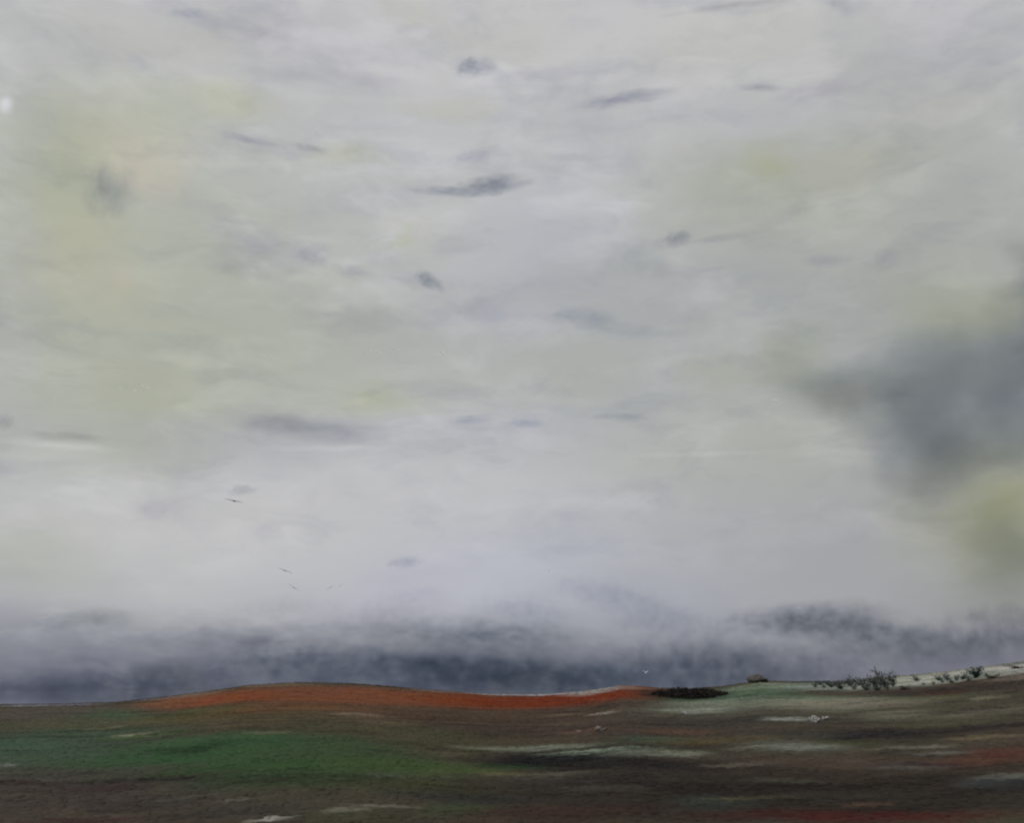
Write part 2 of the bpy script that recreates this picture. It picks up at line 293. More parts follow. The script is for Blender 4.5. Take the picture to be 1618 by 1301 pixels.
def moor_color(m, pos):
    p1 = warp(m, pos, (9, 12, 0), .035, (1, 1, 1), 3.0)
    p2 = warp(m, p1, (2.2, 4.0, 0), .16, (1, 1, 1), 4.0)
    p3 = warp(m, p2, (.5, 1.0, 0), .8, (1, 1, 1), 3.0)
    pf = warp(m, warp(m, pos, (1.5, 5.0, 0), .10, (1, 1, 1), 4.0), (.5, 1.2, 0), .6, (1, 1, 1), 3.0)
    feather = m.rng(m.noise(m.mapping(pf, scale=(.45, 1.0, 1), typ='POINT'), .55, 6, .68), .34, .60, .28, 1.0)
    ragged = m.rng(m.noise(m.mapping(p2, loc=(3, 8, 0), scale=(.10, .28, 1), typ='POINT'), 1.0, 6, .66), .34, .54, .6, 1.0)
    n = m.noise(p1, .045, 5, .6)
    c = m.mix(m.rng(n, .35, .65, 0, 1), lin((60, 53, 46)), lin((70, 63, 52)))
    n = m.noise(m.mapping(p1, loc=(40, 9, 0), typ='POINT'), .03, 4, .6)
    c = m.mix(m.rng(n, .5, .7, 0, .5), c, lin((58, 66, 48)))
    for (x, y, rx, ry, colr, st) in PATCH:
        d0, a0 = hit(x, y + ry); d1, _ = hit(x, y - ry); dm = (d0 + d1) / 2
        small = ry < 7
        fac = m.blob(pf if small else p2, (dm * math.sin(a0), dm * math.cos(a0), 0), -a0,
                     (1.25 * rx * dm / FPX, max((d1 - d0) / 2 * 1.35, .8), 1e4), st, .7 if small else .8)
        if small or st < 1: fac = m.math('MULTIPLY', fac, feather if small else ragged)
        c = m.mix(fac, c, lin(colr))
    # bands of old heather, peat and bleached stems
    st = m.noise(m.mapping(p2, loc=(5, 31, 0), scale=(.034, .10, 1), typ='POINT'), 1.0, 6, .66)
    c = m.mix(m.rng(st, .50, .66, 0, .8), c, m.mix(1, c, (.46, .46, .48), 'MULTIPLY'))
    st = m.noise(m.mapping(p2, loc=(71, 3, 0), scale=(.030, .095, 1), typ='POINT'), 1.0, 6, .66)
    c = m.mix(m.rng(st, .52, .70, 0, .75), c, m.mix(1, c, (1.45, 1.4, 1.36), 'MULTIPLY'))
    st = m.noise(m.mapping(p3, loc=(17, 53, 0), scale=(.12, .40, 1), typ='POINT'), 1.0, 6, .68)
    c = m.mix(m.rng(st, .56, .70, 0, .8), c, m.mix(1, c, (.60, .59, .60), 'MULTIPLY'))
    # mottling of stems, moss and soil
    mott = m.noise(p3, 1.1, 6, .7)
    c = m.mix(m.rng(mott, .25, .75, 0, 1, 'LINEAR'), m.mix(1, c, (.90, .89, .90), 'MULTIPLY'), m.mix(1, c, (1.1, 1.1, 1.08), 'MULTIPLY'))
    big = m.noise(m.mapping(p2, loc=(9, 77, 0), typ='POINT'), .22, 5, .65)
    c = m.mix(m.rng(big, .3, .7, 0, 1), m.mix(1, c, (.86, .85, .88), 'MULTIPLY'), m.mix(1, c, (1.13, 1.12, 1.08), 'MULTIPLY'))
    return m.vmath('SCALE', c, scale=1 / EXPO), mott
def moor_material(name, tuft):
    ma = bpy.data.materials.new(name); ma.use_nodes = True
    m = NT(ma.node_tree)
    geo = m.n('ShaderNodeNewGeometry')
    c, mott = moor_color(m, geo.outputs['Position'])
    b = m.n('ShaderNodeBsdfPrincipled'); b.inputs['Roughness'].default_value = .95
    b.inputs['Specular IOR Level'].default_value = .1
    if tuft:
        rnd = geo.outputs['Random Per Island']
        c = m.mix(m.rng(rnd, 0, 1, 0, 1, 'LINEAR'), m.mix(1, c, (.94, .94, .94), 'MULTIPLY'), m.mix(1, c, (1.12, 1.12, 1.1), 'MULTIPLY'))
    else:
        bp = m.n('ShaderNodeBump'); bp.inputs['Strength'].default_value = .2; bp.inputs['Distance'].default_value = .12
        m.t.links.new(mott, bp.inputs['Height']); m.t.links.new(bp.outputs[0], b.inputs['Normal'])
    m.t.links.new(c, b.inputs['Base Color'])
    o = m.n('ShaderNodeOutputMaterial'); m.t.links.new(b.outputs[0], o.inputs[0])
    return ma
me.materials.append(moor_material("moor", False))

# the wide calm water beyond the crest
wa = np.linspace(-math.pi, math.pi, 181)[:-1]; wr = np.geomspace(560, 90000, 40)
wv = [(r * math.sin(a), r * math.cos(a), LOW + 1.2) for a in wa for r in wr]
wf = [(q * 40 + k, ((q + 1) % 180) * 40 + k, ((q + 1) % 180) * 40 + k + 1, q * 40 + k + 1) for q in range(180) for k in range(39)]
wm = bpy.data.materials.new("water"); wm.use_nodes = True
wn = NT(wm.node_tree)
wb = wn.n('ShaderNodeBsdfPrincipled'); wb.inputs['Base Color'].default_value = (.03, .038, .05, 1)
wb.inputs['Roughness'].default_value = .03; wb.inputs['IOR'].default_value = 1.33
wo2 = wn.n('ShaderNodeOutputMaterial'); wn.t.links.new(wb.outputs[0], wo2.inputs[0])
water = mesh_obj("water", wv, wf, wm)
tag(water, 'wide slate grey water lying beyond the moor', kind='structure')

# low grass and heather stems over the moor: uncountable, one object
N = 60000
ta = rng.uniform(-.56, .56, N); td = 36 * (340 / 36) ** (rng.uniform(0, 1, N) ** .8)
td = np.minimum(td, crest_dist(ta) * 1.01)
tx, ty = td * np.sin(ta), td * np.cos(ta); tz = terrain(tx, ty)
hgt = rng.uniform(.03, .10, N) * (1 + td / 400); wid = rng.uniform(.12, .42, N) * (1 + td / 260)
hgt = hgt * (1 + .5 * np.exp(-((crest_dist(ta) - td) / 22) ** 2) * rng.uniform(0, 1, N) ** 2)
NB = 6
verts = np.zeros((N, 2 * NB + 1, 3)); th0 = rng.uniform(0, 6.28, N)
for k in range(NB):
    th = th0 + 2 * np.pi * k / NB
    for ring, (rr, zz) in enumerate(((1.0, -.4), (.62, .72))):
        q = wid * rr * rng.uniform(.7, 1.25, N)
        verts[:, ring * NB + k, 0] = tx + q * np.cos(th); verts[:, ring * NB + k, 1] = ty + q * np.sin(th); verts[:, ring * NB + k, 2] = tz + hgt * zz * rng.uniform(.8, 1.2, N)
verts[:, 2 * NB, 0] = tx; verts[:, 2 * NB, 1] = ty; verts[:, 2 * NB, 2] = tz + hgt
vv = verts.reshape(-1, 3)
tri = []
for k in range(NB):
    k2 = (k + 1) % NB
    tri += [(k, k2, NB + k2), (k, NB + k2, NB + k), (NB + k, NB + k2, 2 * NB)]
idx = (np.arange(N, dtype=np.int32)[:, None, None] * (2 * NB + 1) + np.array(tri, np.int32)[None]).reshape(-1); nf = len(idx) // 3
gm = bpy.data.meshes.new("grass")
gm.vertices.add(len(vv)); gm.vertices.foreach_set("co", vv.ravel())
gm.loops.add(nf * 3); gm.loops.foreach_set("vertex_index", idx)
gm.polygons.add(nf); gm.polygons.foreach_set("loop_start", np.arange(0, nf * 3, 3, dtype=np.int32)); gm.polygons.foreach_set("loop_total", np.full(nf, 3, np.int32))
gm.polygons.foreach_set("use_smooth", [True] * nf)
gm.update(calc_edges=True); gm.materials.append(moor_material("grass", True))
grass = bpy.data.objects.new("grass", gm); COL.objects.link(grass)
tag(grass, 'short rough grass and heather stems covering the moor', 'grass', kind='stuff')

# ------------------------------------------------------------------ clouds: soft absorbing volumes at real heights and sizes
def cloud_material(name, lobes=None, aspect=2.0, wob=1.0):
    ma = bpy.data.materials.new(name); ma.use_nodes = True
    m = NT(ma.node_tree)
    tc = m.n('ShaderNodeTexCoord'); oi = m.n('ShaderNodeObjectInfo')
    p = tc.outputs['Object']
    off = m.math('MULTIPLY', oi.outputs['Random'], 37.0)
    cbn = m.n('ShaderNodeCombineXYZ')
    for i in range(3): m.t.links.new(off, cbn.inputs[i])
    q = m.vmath('ADD', m.vmath('MULTIPLY', p, (aspect, 1, 1)), cbn.outputs[0])
    c = m.noise(q, 1.5, 2, .55, color=True)
    pw = m.vmath('ADD', p, m.vmath('MULTIPLY', m.vmath('SUBTRACT', c, (.5, .5, .5)), (wob / aspect ** .5, .75 * wob, .8 * wob)))
    c2 = m.noise(q, 4.5, 2, .6, color=True)
    pw = m.vmath('ADD', pw, m.vmath('MULTIPLY', m.vmath('SUBTRACT', c2, (.5, .5, .5)), (.36 / aspect, .22, .30)))
    if lobes is None:
        g = m.n('ShaderNodeTexGradient', gradient_type='SPHERICAL'); m.t.links.new(m.vmath('SCALE', pw, scale=1.12), g.inputs[0])
        d = m.rng(g.outputs['Fac'], 0.0, .95, 0, 1.15)
    else:
        d = None
        for (loc, s3, st) in lobes:
            bl = m.blob(pw, loc, 0, s3, st, .7)
            d = bl if d is None else m.math('ADD', d, bl)
    if lobes is not None: d = m.math('TANH', m.math('MULTIPLY', d, 1.15))
    fine = m.noise(q, 3.0, 3, .6)
    d = m.math('MULTIPLY', d, m.rng(fine, .32, .68, .55 if aspect < 3 else .15, 1.3 if aspect < 3 else 1.75, 'LINEAR'))
    # nothing outside the hull
    edge = m.rng(m.vmath('LENGTH', p), .70, .97, 1, 0)
    d = m.math('MULTIPLY', d, edge)
    d = m.math('MULTIPLY', d, m.math('MULTIPLY', oi.outputs['Alpha'], .01))
    ab = m.n('ShaderNodeVolumeAbsorption')
    m.t.links.new(oi.outputs['Color'], ab.inputs['Color']); m.t.links.new(d, ab.inputs['Density'])
    o = m.n('ShaderNodeOutputMaterial'); m.t.links.new(ab.outputs[0], o.inputs['Volume'])
    return ma
CLOUD = cloud_material("cloud", wob=1.3); RAIN = cloud_material("rain_cloud", aspect=4.0)
def hull(name, seed):
    bm = bmesh.new(); bmesh.ops.create_icosphere(bm, subdivisions=3, radius=1.0)
    r = random.Random(seed); ph = [(Vector((r.gauss(0, 1), r.gauss(0, 1), r.gauss(0, 1))) * 2.0, r.uniform(0, 6)) for _ in range(5)]
    for v in bm.verts:
        s = sum(math.sin(k.dot(v.co) + p) for k, p in ph) / 5
        v.co *= .93 + .07 * s
    m2 = bpy.data.meshes.new(name); bm.to_mesh(m2); bm.free()
    m2.polygons.foreach_set("use_smooth", [True] * len(m2.polygons))
    return m2
hulls = [hull("cloud", k) for k in range(5)]
for h in hulls: h.materials.append(CLOUD)
rain_hulls = [hull("rain_cloud", k + 20) for k in range(4)]
for h in rain_hulls: h.materials.append(RAIN)
PAD = 1.30
def place_cloud(name, x, y, rx, ry, roll, T, label, cat='cloud', group=None, dist=None, mesh=None, depth=None):
    d = ray(x, y)
    if dist is None: dist = min(850 / max(d.z, .02), 5200)
    o = bpy.data.objects.new(name, mesh or hulls[len(bpy.data.objects) % 5]); COL.objects.link(o)
    o.location = Vector((0, 0, EYE)) + d * dist
    ax, ay = rx * PAD * dist / FPX, ry * PAD * dist / FPX
    dp = depth or max(ay, min(ax, 3 * ay))
    o.scale = (ax, dp, ay)
    a, e = math.atan2(d.x, d.y), math.asin(d.z)
    o.rotation_mode = 'YXZ'
    o.rotation_euler = (Matrix.Rotation(-a, 3, 'Z') @ Matrix.Rotation(e, 3, 'X') @ Matrix.Rotation(-R(roll), 3, 'Y')).to_euler('YXZ')
    boost = 1.35 if group == 'small dark clouds in the pale overcast' else 1.0
    tau = [-math.log(t) * boost for t in T]; mx = max(tau)
    k = mx / (dp * 1.05) * 100
    o.color = tuple(1 - t / mx for t in tau) + (k,)
    tag(o, label, cat, group)
    return o

SMALL = 'small dark clouds in the pale overcast'
S = 'cloud'
place_cloud(S, 750, 105, 42, 17, 3, (.63, .66, .72), 'slate lump of cloud high up, hanging right beside the whitest patch of sky', group=SMALL)
place_cloud(S, 860, 116, 110, 14, 2, (.88, .88, .93), 'faint lilac cloud wisp trailing right from the slate lump high up', group=SMALL)
place_cloud(S, 990, 155, 85, 14, 5, (.70, .72, .80), 'long flat blue grey cloud streak, tapering to the left, high in the sky', group=SMALL)
place_cloud(S, 1205, 138, 44, 8, -9, (.82, .82, .86), 'thin pointed grey cloud wisp on the left end of a lilac smudge', group=SMALL)
place_cloud(S, 1295, 140, 75, 20, 2, (.91, .90, .95), 'pale lilac smudge of cloud right of a thin pointed wisp', group=SMALL)
place_cloud(S, 775, 293, 68, 18, 8, (.54, .57, .64), 'darkest small cloud, a slate bar with its right end turned up', group=SMALL)
place_cloud(S, 700, 302, 60, 10, -2, (.74, .76, .83), 'thin tail of slate cloud reaching left from the darkest bar', group=SMALL)
place_cloud(S, 748, 245, 55, 13, 14, (.83, .83, .89), 'lilac grey slanting cloud just above the darkest bar', group=SMALL)
place_cloud(S, 900, 248, 60, 10, -4, (.90, .91, .94), 'faint grey cloud dash right of the slanting lilac one', group=SMALL)
place_cloud(S, 678, 444, 29, 14, -28, (.66, .69, .75), 'small dark cloud fleck tilted down to the right in mid sky', group=SMALL)
place_cloud(S, 1068, 378, 34, 14, 8, (.72, .73, .79), 'small round slate cloud with a thin tail to the right', group=SMALL)
place_cloud(S, 1140, 376, 60, 8, 2, (.90, .90, .93), 'thin grey tail of cloud right of the small round slate one', group=SMALL)
place_cloud(S, 172, 298, 46, 46, 0, (.76, .775, .84), 'round grey green smudge of cloud among yellowish sky', group=SMALL)
place_cloud(S, 395, 221, 52, 7, -5, (.82, .83, .89), 'thin blue grey cloud line, upper of a pair stepping down right', group=SMALL)
place_cloud(S, 488, 234, 34, 8, -6, (.82, .82, .86), 'short grey cloud dash, lower of a pair stepping down right', group=SMALL)
place_cloud(S, 495, 410, 34, 15, -12, (.83, .84, .88), 'grey arched cloud puff in the middle of a long faint smear', group=SMALL)
place_cloud(S, 400, 428, 90, 18, 3, (.90, .91, .92), 'faint grey green smear of cloud left of an arched puff', group=SMALL)
place_cloud(S, 560, 430, 42, 14, -4, (.86, .86, .90), 'soft grey cloud smear right of an arched puff', group=SMALL)
place_cloud(S, 930, 503, 64, 20, -10, (.80, .84, .88), 'blue green grey cloud sinking to the right in mid sky', group=SMALL)
place_cloud(S, 1000, 524, 90, 15, -3, (.88, .90, .92), 'faint trailing end of the blue green cloud in mid sky', group=SMALL)
place_cloud(S, 300, 20, 40, 9, 7, (.80, .83, .88), 'thin slate cloud dash near the top edge of the view', group=SMALL)
place_cloud(S, 370, 42, 130, 16, -4, (.91, .91, .94), 'broad faint grey veil under the slate dash near the top', group=SMALL)
place_cloud(S, 745, 664, 42, 10, 4, (.80, .82, .88), 'flat blue grey cloud, leftmost of three low over the pale band', group=SMALL)
place_cloud(S, 832, 670, 38, 9, -2, (.82, .84, .90), 'flat blue grey cloud, middle of three low over the pale band', group=SMALL)
place_cloud(S, 985, 659, 52, 9, -3, (.80, .83, .88), 'flat blue grey cloud, rightmost of three low over the pale band', group=SMALL)
place_cloud(S, 430, 668, 80, 22, 2, (.86, .86, .89), 'grey flat bottomed cloud with a squared left end', group=SMALL)
place_cloud(S, 520, 678, 130, 24, -3, (.84, .85, .88), 'long grey cloud running right from the squared end', group=SMALL)
place_cloud(S, 382, 775, 27, 11, 4, (.82, .82, .86), 'lilac cloudlet directly above a thin gliding bird', group=SMALL)
place_cloud(S, 258, 806, 58, 24, 0, (.89, .88, .91), 'broad mauve cloudlet low on the left of the pale band', group=SMALL)
place_cloud(S, 640, 889, 32, 11, 6, (.80, .82, .87), 'small dark cloud fleck above the low rain bank', group=SMALL)
place_cloud(S, 140, 978, 80, 18, 4, (.78, .81, .81), 'dark grey cloud smudge riding on the left of the rain bank', group=SMALL)
place_cloud(S, 105, 690, 70, 9, 2, (.86, .86, .86), 'brownish grey cloud streak above a white line at left', group=SMALL)
place_cloud(S, 8, 668, 18, 14, 0, (.82, .83, .86), 'grey cloud scrap at the left end of the pale band', group=SMALL)
place_cloud(S, 1310, 412, 50, 13, -3, (.89, .90, .93), 'faint left cloud of a grey pair above the storm cloud', group=SMALL)
place_cloud(S, 1395, 410, 36, 18, 0, (.88, .89, .93), 'faint right cloud of a grey pair above the storm cloud', group=SMALL)
place_cloud(S, 1005, 405, 75, 34, 3, (.89, .90, .91), 'broad faint grey cloud below left of a round slate one', group=SMALL)
place_cloud(S, 520, 125, 190, 22, 0, (.92, .92, .94), 'wide thin grey veil left of the whitest patch of sky', group=SMALL)
place_cloud(S, 1180, 5, 150, 7, 0, (.88, .87, .88), 'thin brownish cloud line along the top edge of the view', group=SMALL)
place_cloud(S, 650, 940, 70, 16, 4, (.93, .93, .96), 'faint lilac cloud scrap just above the rain bank centre', group=SMALL)

# the storm cloud on the right: one body with several lobes (lobe coordinates in its own unit space)
SX, SY, SRX, SRY = 1560., 615., 300., 215.
def lobe(x, y, rx, ry, st, yy=0.0):
    return (((x - SX) / (SRX * PAD), yy, (SY - y) / (SRY * PAD)), (rx * 1.2 / (SRX * PAD), .62, ry * 1.2 / (SRY * PAD)), st)
STORM = cloud_material("storm_cloud", [lobe(1390, 598, 90, 50, .6), lobe(1470, 650, 125, 85, .8), lobe(1590, 635, 190, 100, .9), lobe(1458, 722, 92, 60, .75), lobe(1660, 545, 100, 115, .9),
                                   lobe(1530, 580, 150, 72, .55), lobe(1640, 690, 170, 46, .8), lobe(1740, 620, 170, 140, 1.0), lobe(1300, 588, 60, 30, .2), lobe(1680, 470, 85, 85, .8)], aspect=1.4, wob=.35)
sm = hull("storm_cloud", 11); sm.materials.append(STORM)
place_cloud('storm_cloud', SX, SY, SRX, SRY, 0, (.31, .345, .385), 'large dark slate storm cloud filling the right side of the sky', 'storm cloud', dist=2600, mesh=sm, depth=230)

BANK = 'low rain clouds along the horizon'
bank = [
 (610, 978, 130, 36, 6, (.86, .86, .88), 'soft grey mist billow rising from the rain bank left of centre'),
 (830, 972, 110, 34, -8, (.84, .86, .89), 'bluish mist billow rising from the rain bank at the centre'),
 (1060, 990, 130, 34, -6, (.82, .83, .87), 'lilac grey mist billow between the wisp and the black heather'),
 (450, 962, 110, 22, 4, (.90, .90, .91), 'pale ragged mist fringe above the left part of the rain bank'),
 (-10, 1094, 150, 38, 0, (.58, .60, .66), 'dark lumpy rain cloud at the far left end of the horizon'),
 (240, 1084, 190, 38, 4, (.54, .57, .62), 'slate rain cloud sitting where the rust ridge starts at left'),
 (140, 1030, 280, 56, 0, (.86, .87, .89), 'pale blue grey rain veil over the left end of the horizon'),
 (420, 1004, 230, 30, 3, (.74, .75, .78), 'light grey upper fringe of the rain bank above the rust ridge'),
 (490, 1044, 180, 40, 2, (.52, .56, .61), 'dark slate rain cloud with a rounded top over the rust ridge'),
 (600, 1068, 260, 44, 0, (.72, .75, .78), 'slate rain cloud lying on the crown of the rust ridge'),
 (760, 1004, 210, 30, -2, (.54, .58, .62), 'grey rain cloud layer over the dip in the rust ridge'),
 (760, 1064, 270, 48, -3, (.35, .40, .46), 'darkest rain cloud, low over the dip in the rust ridge'),
 (930, 1074, 170, 36, -3, (.46, .52, .58), 'deep blue rain cloud behind the right end of the rust ridge'),
 (985, 948, 140, 30, -14, (.82, .84, .89), 'thin bluish cloud wisp sloping down toward the rain bank'),
 (1130, 1058, 190, 56, -3, (.44, .48, .54), 'dark violet rain cloud above the black heather bank'),
 (1290, 1055, 170, 44, -8, (.66, .68, .73), 'blue grey rain cloud falling toward the pale shrub slope'),
 (1270, 980, 170, 30, 3, (.50, .53, .58), 'grey rain cloud rising over the right middle of the horizon'),
 (1390, 1004, 190, 36, -8, (.50, .53, .57), 'dark grey rain cloud slanting above the shrub slope'),
 (1490, 1030, 200, 40, 2, (.76, .78, .80), 'soft grey rain veil over the pale shrub slope'),
 (1600, 1000, 130, 44, 0, (.56, .58, .62), 'dusky rain cloud at the far right end of the horizon'),
]
for k, (x, y, rx, ry, ro, T, lab) in enumerate(bank):
    place_cloud('rain_cloud', x, y, rx, ry, ro, T, lab, 'rain cloud', BANK, dist=7000 + 130 * k, mesh=rain_hulls[k % 4])

# ------------------------------------------------------------------ shrubs, bushes, rocks
def simple_mat(name, c1, c2, scale, rough=.9, c3=None):
    ma = bpy.data.materials.new(name); ma.use_nodes = True
    m = NT(ma.node_tree); tc = m.n('ShaderNodeTexCoord')
    n = m.noise(tc.outputs['Object'], scale, 5, .65)
    c = m.mix(m.rng(n, .35, .65, 0, 1), c1, c2)
    if c3:
        n = m.noise(m.mapping(tc.outputs['Object'], loc=(3, 5, 1), typ='POINT'), scale * 1.7, 4, .6)
        c = m.mix(m.rng(n, .50, .60, 0, 1), c, c3)
    b = m.n('ShaderNodeBsdfPrincipled'); b.inputs['Roughness'].default_value = rough; b.inputs['Specular IOR Level'].default_value = .2
    m.t.links.new(c, b.inputs['Base Color'])
    o = m.n('ShaderNodeOutputMaterial'); m.t.links.new(b.outputs[0], o.inputs[0])
    return ma
BARK = simple_mat("bark", (.030, .028, .028), (.055, .048, .045), 6)
LEAF = simple_mat("grey_leaves", (.030, .042, .042), (.13, .155, .145), 5)
LEAF_GREEN = simple_mat("green_leaves", (.014, .036, .032), (.030, .065, .052), 3)
LEAF_BROWN = simple_mat("brown_leaves", (.035, .026, .024), (.065, .050, .046), 3)
HEATH = simple_mat("black_heather", (.010, .010, .008), (.022, .020, .016), 3)
def tube(V, Fc, pts, r0, r1, n=5):
    base = len(V)
    for k, p in enumerate(pts):
        t = (pts[min(k + 1, len(pts) - 1)] - pts[max(k - 1, 0)]).normalized()
        u = t.orthogonal().normalized(); v = t.cross(u)
        r = r0 + (r1 - r0) * k / (len(pts) - 1)
        for q in range(n):
            a = 2 * math.pi * q / n
            V.append(tuple(p + (u * math.cos(a) + v * math.sin(a)) * r))
    for k in range(len(pts) - 1):
        for q in range(n):
            Fc.append((base + k * n + q, base + k * n + (q + 1) % n, base + (k + 1) * n + (q + 1) % n, base + (k + 1) * n + q))
def leaf_card(V, Fc, p, s, r):
    n = Vector((r.gauss(0, 1), r.gauss(0, 1), r.gauss(.3, 1))).normalized(); u = n.orthogonal().normalized(); v = n.cross(u)
    b = len(V); k = r.uniform(.5, .9)
    for a, c in ((-1, 0), (0, -k), (1, 0), (0, k)): V.append(tuple(p + u * a * s + v * c * s))
    Fc.append((b, b + 1, b + 2, b + 3))
def make_shrub(seed, leafmat, leaves, lean=0., spread=.45, stems=7):
    """a unit-high shrub: gnarled stems and a gappy crown"""
    r = random.Random(seed); root = empty('shrub', (0, 0, 0))
    V, Fc, tips = [], [], []
    for k in range(stems):
        a = 2 * math.pi * k / stems + r.uniform(-.4, .4); out = r.uniform(.2, 1.2) * spread; h = r.uniform(.35, 1.0)
        pts = [Vector((.05 * math.cos(a), .05 * math.sin(a), -.05))]
        for q in range(1, 6):
            f = q / 5
            pts.append(Vector((out * math.cos(a) * f + lean * f * f + r.gauss(0, .03), out * math.sin(a) * f + r.gauss(0, .03), h * f + r.gauss(0, .04))))
        tube(V, Fc, pts, .028, .010); tips.append(pts[-1])
        tips += pts[1:5]
        for q in (1, 2, 3, 4):
            p = pts[q]; e = p + Vector((r.gauss(lean * .3, .14), r.gauss(0, .14), r.uniform(.05, .2)))
            m_ = (p + e) / 2 + Vector((0, 0, .03)); tube(V, Fc, [p, m_, e], .013, .006, 4); tips.append(e)
    mesh_obj('stems', V, Fc, BARK, root)
    V, Fc = [], []
    for _ in range(leaves):
        t = r.choice(tips); leaf_card(V, Fc, t + Vector((r.gauss(0, .09), r.gauss(0, .09), r.gauss(0, .06))), r.uniform(.03, .075), r)
    mesh_obj('crown', V, Fc, leafmat, root, smooth=False)
    return root
def make_bush(seed):
    r = random.Random(seed); root = empty('heather_bush', (0, 0, 0))
    V, Fc = [], []
    for k in range(9):
        a = 2 * math.pi * k / 9; pts = [Vector((0, 0, -.05)), Vector((.3 * math.cos(a), .3 * math.sin(a), .2)), Vector((.6 * math.cos(a), .6 * math.sin(a), .34 + r.uniform(0, .2)))]
        tube(V, Fc, pts, .03, .012)
    mesh_obj('stems', V, Fc, BARK, root)
    V, Fc = [], []
    for _ in range(1100):
        a = r.uniform(0, 6.283); q = r.random() ** .5; z = math.sqrt(max(0, 1 - q * q)) * (.42 + .10 * math.sin(3 * a + seed) + .06 * math.sin(7 * a))
        leaf_card(V, Fc, Vector((q * math.cos(a) * 1.05, q * math.sin(a) * 1.05, z * r.uniform(.2, 1.05))), r.uniform(.03, .085), r)
    mesh_obj('crown', V, Fc, HEATH, root, smooth=False)
    return root
def put(root, x, y, hpx, rz, wide=1.0):
    p = ground_pt(x, y); d = math.hypot(p.x, p.y)
    h = hpx * d / FPX
    root.location = p - Vector((0, 0, .02 * h)); root.scale = (h * wide, h * wide, h); root.rotation_euler = (0, 0, rz)

G_SHRUB = 'dark shrubs scattered on the pale slope at the right end of the crest'
ROW = 'small bare grey shrub in the close row on the pale slope'
protos = [make_shrub(1, LEAF, 260, .1, .6, 9), make_shrub(2, LEAF, 330, .2, .7, 9), make_shrub(3, LEAF, 220, -.2, .8, 10)]
used = set()
def shrub(k, x, y, h, label, wide=1.0, root=None):
    if root is None:
        root = protos[k] if k not in used else copy_tree(protos[k]); used.add(k)
    put(root, x, y, h, random.uniform(0, 6.28), wide); tag(root, label, 'shrub', G_SHRUB)
for k, (x, y, h) in enumerate([(1290, 1088, 10), (1303, 1089, 8), (1317, 1088, 12), (1331, 1090, 11), (1342, 1086, 13), (1352, 1091, 10), (1364, 1089, 14), (1374, 1086, 13), (1296, 1084, 7), (1310, 1085, 8), (1324, 1084, 9), (1337, 1083, 8), (1358, 1084, 11), (1369, 1091, 9), (1390, 1092, 9), (1404, 1091, 10), (1380, 1082, 13)]):
    shrub(k % 3, x + random.uniform(-3, 3), y + random.uniform(-1.5, 1.5), h * random.uniform(.5, 1.25), ROW, random.uniform(.8, 2.1))
shrub(0, 1384, 1088, 21, 'bushy grey shrub left of the tallest shrub on the pale slope', 1.0)
shrub(1, 1398, 1087, 28, 'tallest dark shrub on the pale slope, with ragged upright stems', .9)
shrub(2, 1412, 1086, 24, 'upright bare shrub just right of the tallest one on the pale slope', .7)
shrub(0, 1428, 1091, 8, 'low flat brown shrub at the foot of the tall shrubs', 2.0, make_shrub(8, LEAF_BROWN, 260, 0, .6))
shrub(1, 1449, 1077, 10, 'lone black shrub on bare pale ground right of the tall shrubs', 1.3)
far = 'small dark shrub in the loose cluster beside the dark green bush'
for k, (x, y, h) in enumerate([(1484, 1077, 11), (1497, 1076, 12), (1511, 1077, 10), (1522, 1075, 10), (1475, 1083, 6), (1490, 1080, 7), (1504, 1080, 8), (1460, 1084, 5), (1530, 1078, 9)]):
    shrub((k + 1) % 3, x, y, h, far, 1.1)
gs = make_shrub(21, LEAF_GREEN, 620, 0, .6, 9); shrub(0, 1543, 1072, 16, 'dark green leafy bush on the crest at right', 1.25, gs)
bs = make_shrub(22, LEAF_BROWN, 420, 0, .8, 9); shrub(0, 1566, 1073, 8, 'low wide brown bush right of the dark green bush', 2.2, bs)
es = make_shrub(23, LEAF_BROWN, 420, 0, .8, 9); shrub(0, 1606, 1058, 7, 'flat dark bush at the very right end of the crest', 2.6, es)

hb = [make_bush(1), make_bush(2)]
for k, (x, y, h, wd) in enumerate([(1048, 1099, 16, 1.2), (1066, 1102, 20, 1.2), (1084, 1104, 22, 1.2), (1103, 1104, 22, 1.3), (1121, 1102, 20, 1.2), (1137, 1099, 14, 1.1), (1075, 1096, 18, 1.2), (1110, 1096, 17, 1.3)]):
    o = hb[k] if k < 2 else copy_tree(hb[k % 2])
    put(o, x, y, h, random.uniform(0, 6.28), wd)
    tag(o, 'low black heather bush massed at the right end of the rust ridge', 'bush', 'black heather bushes at the end of the rust ridge')

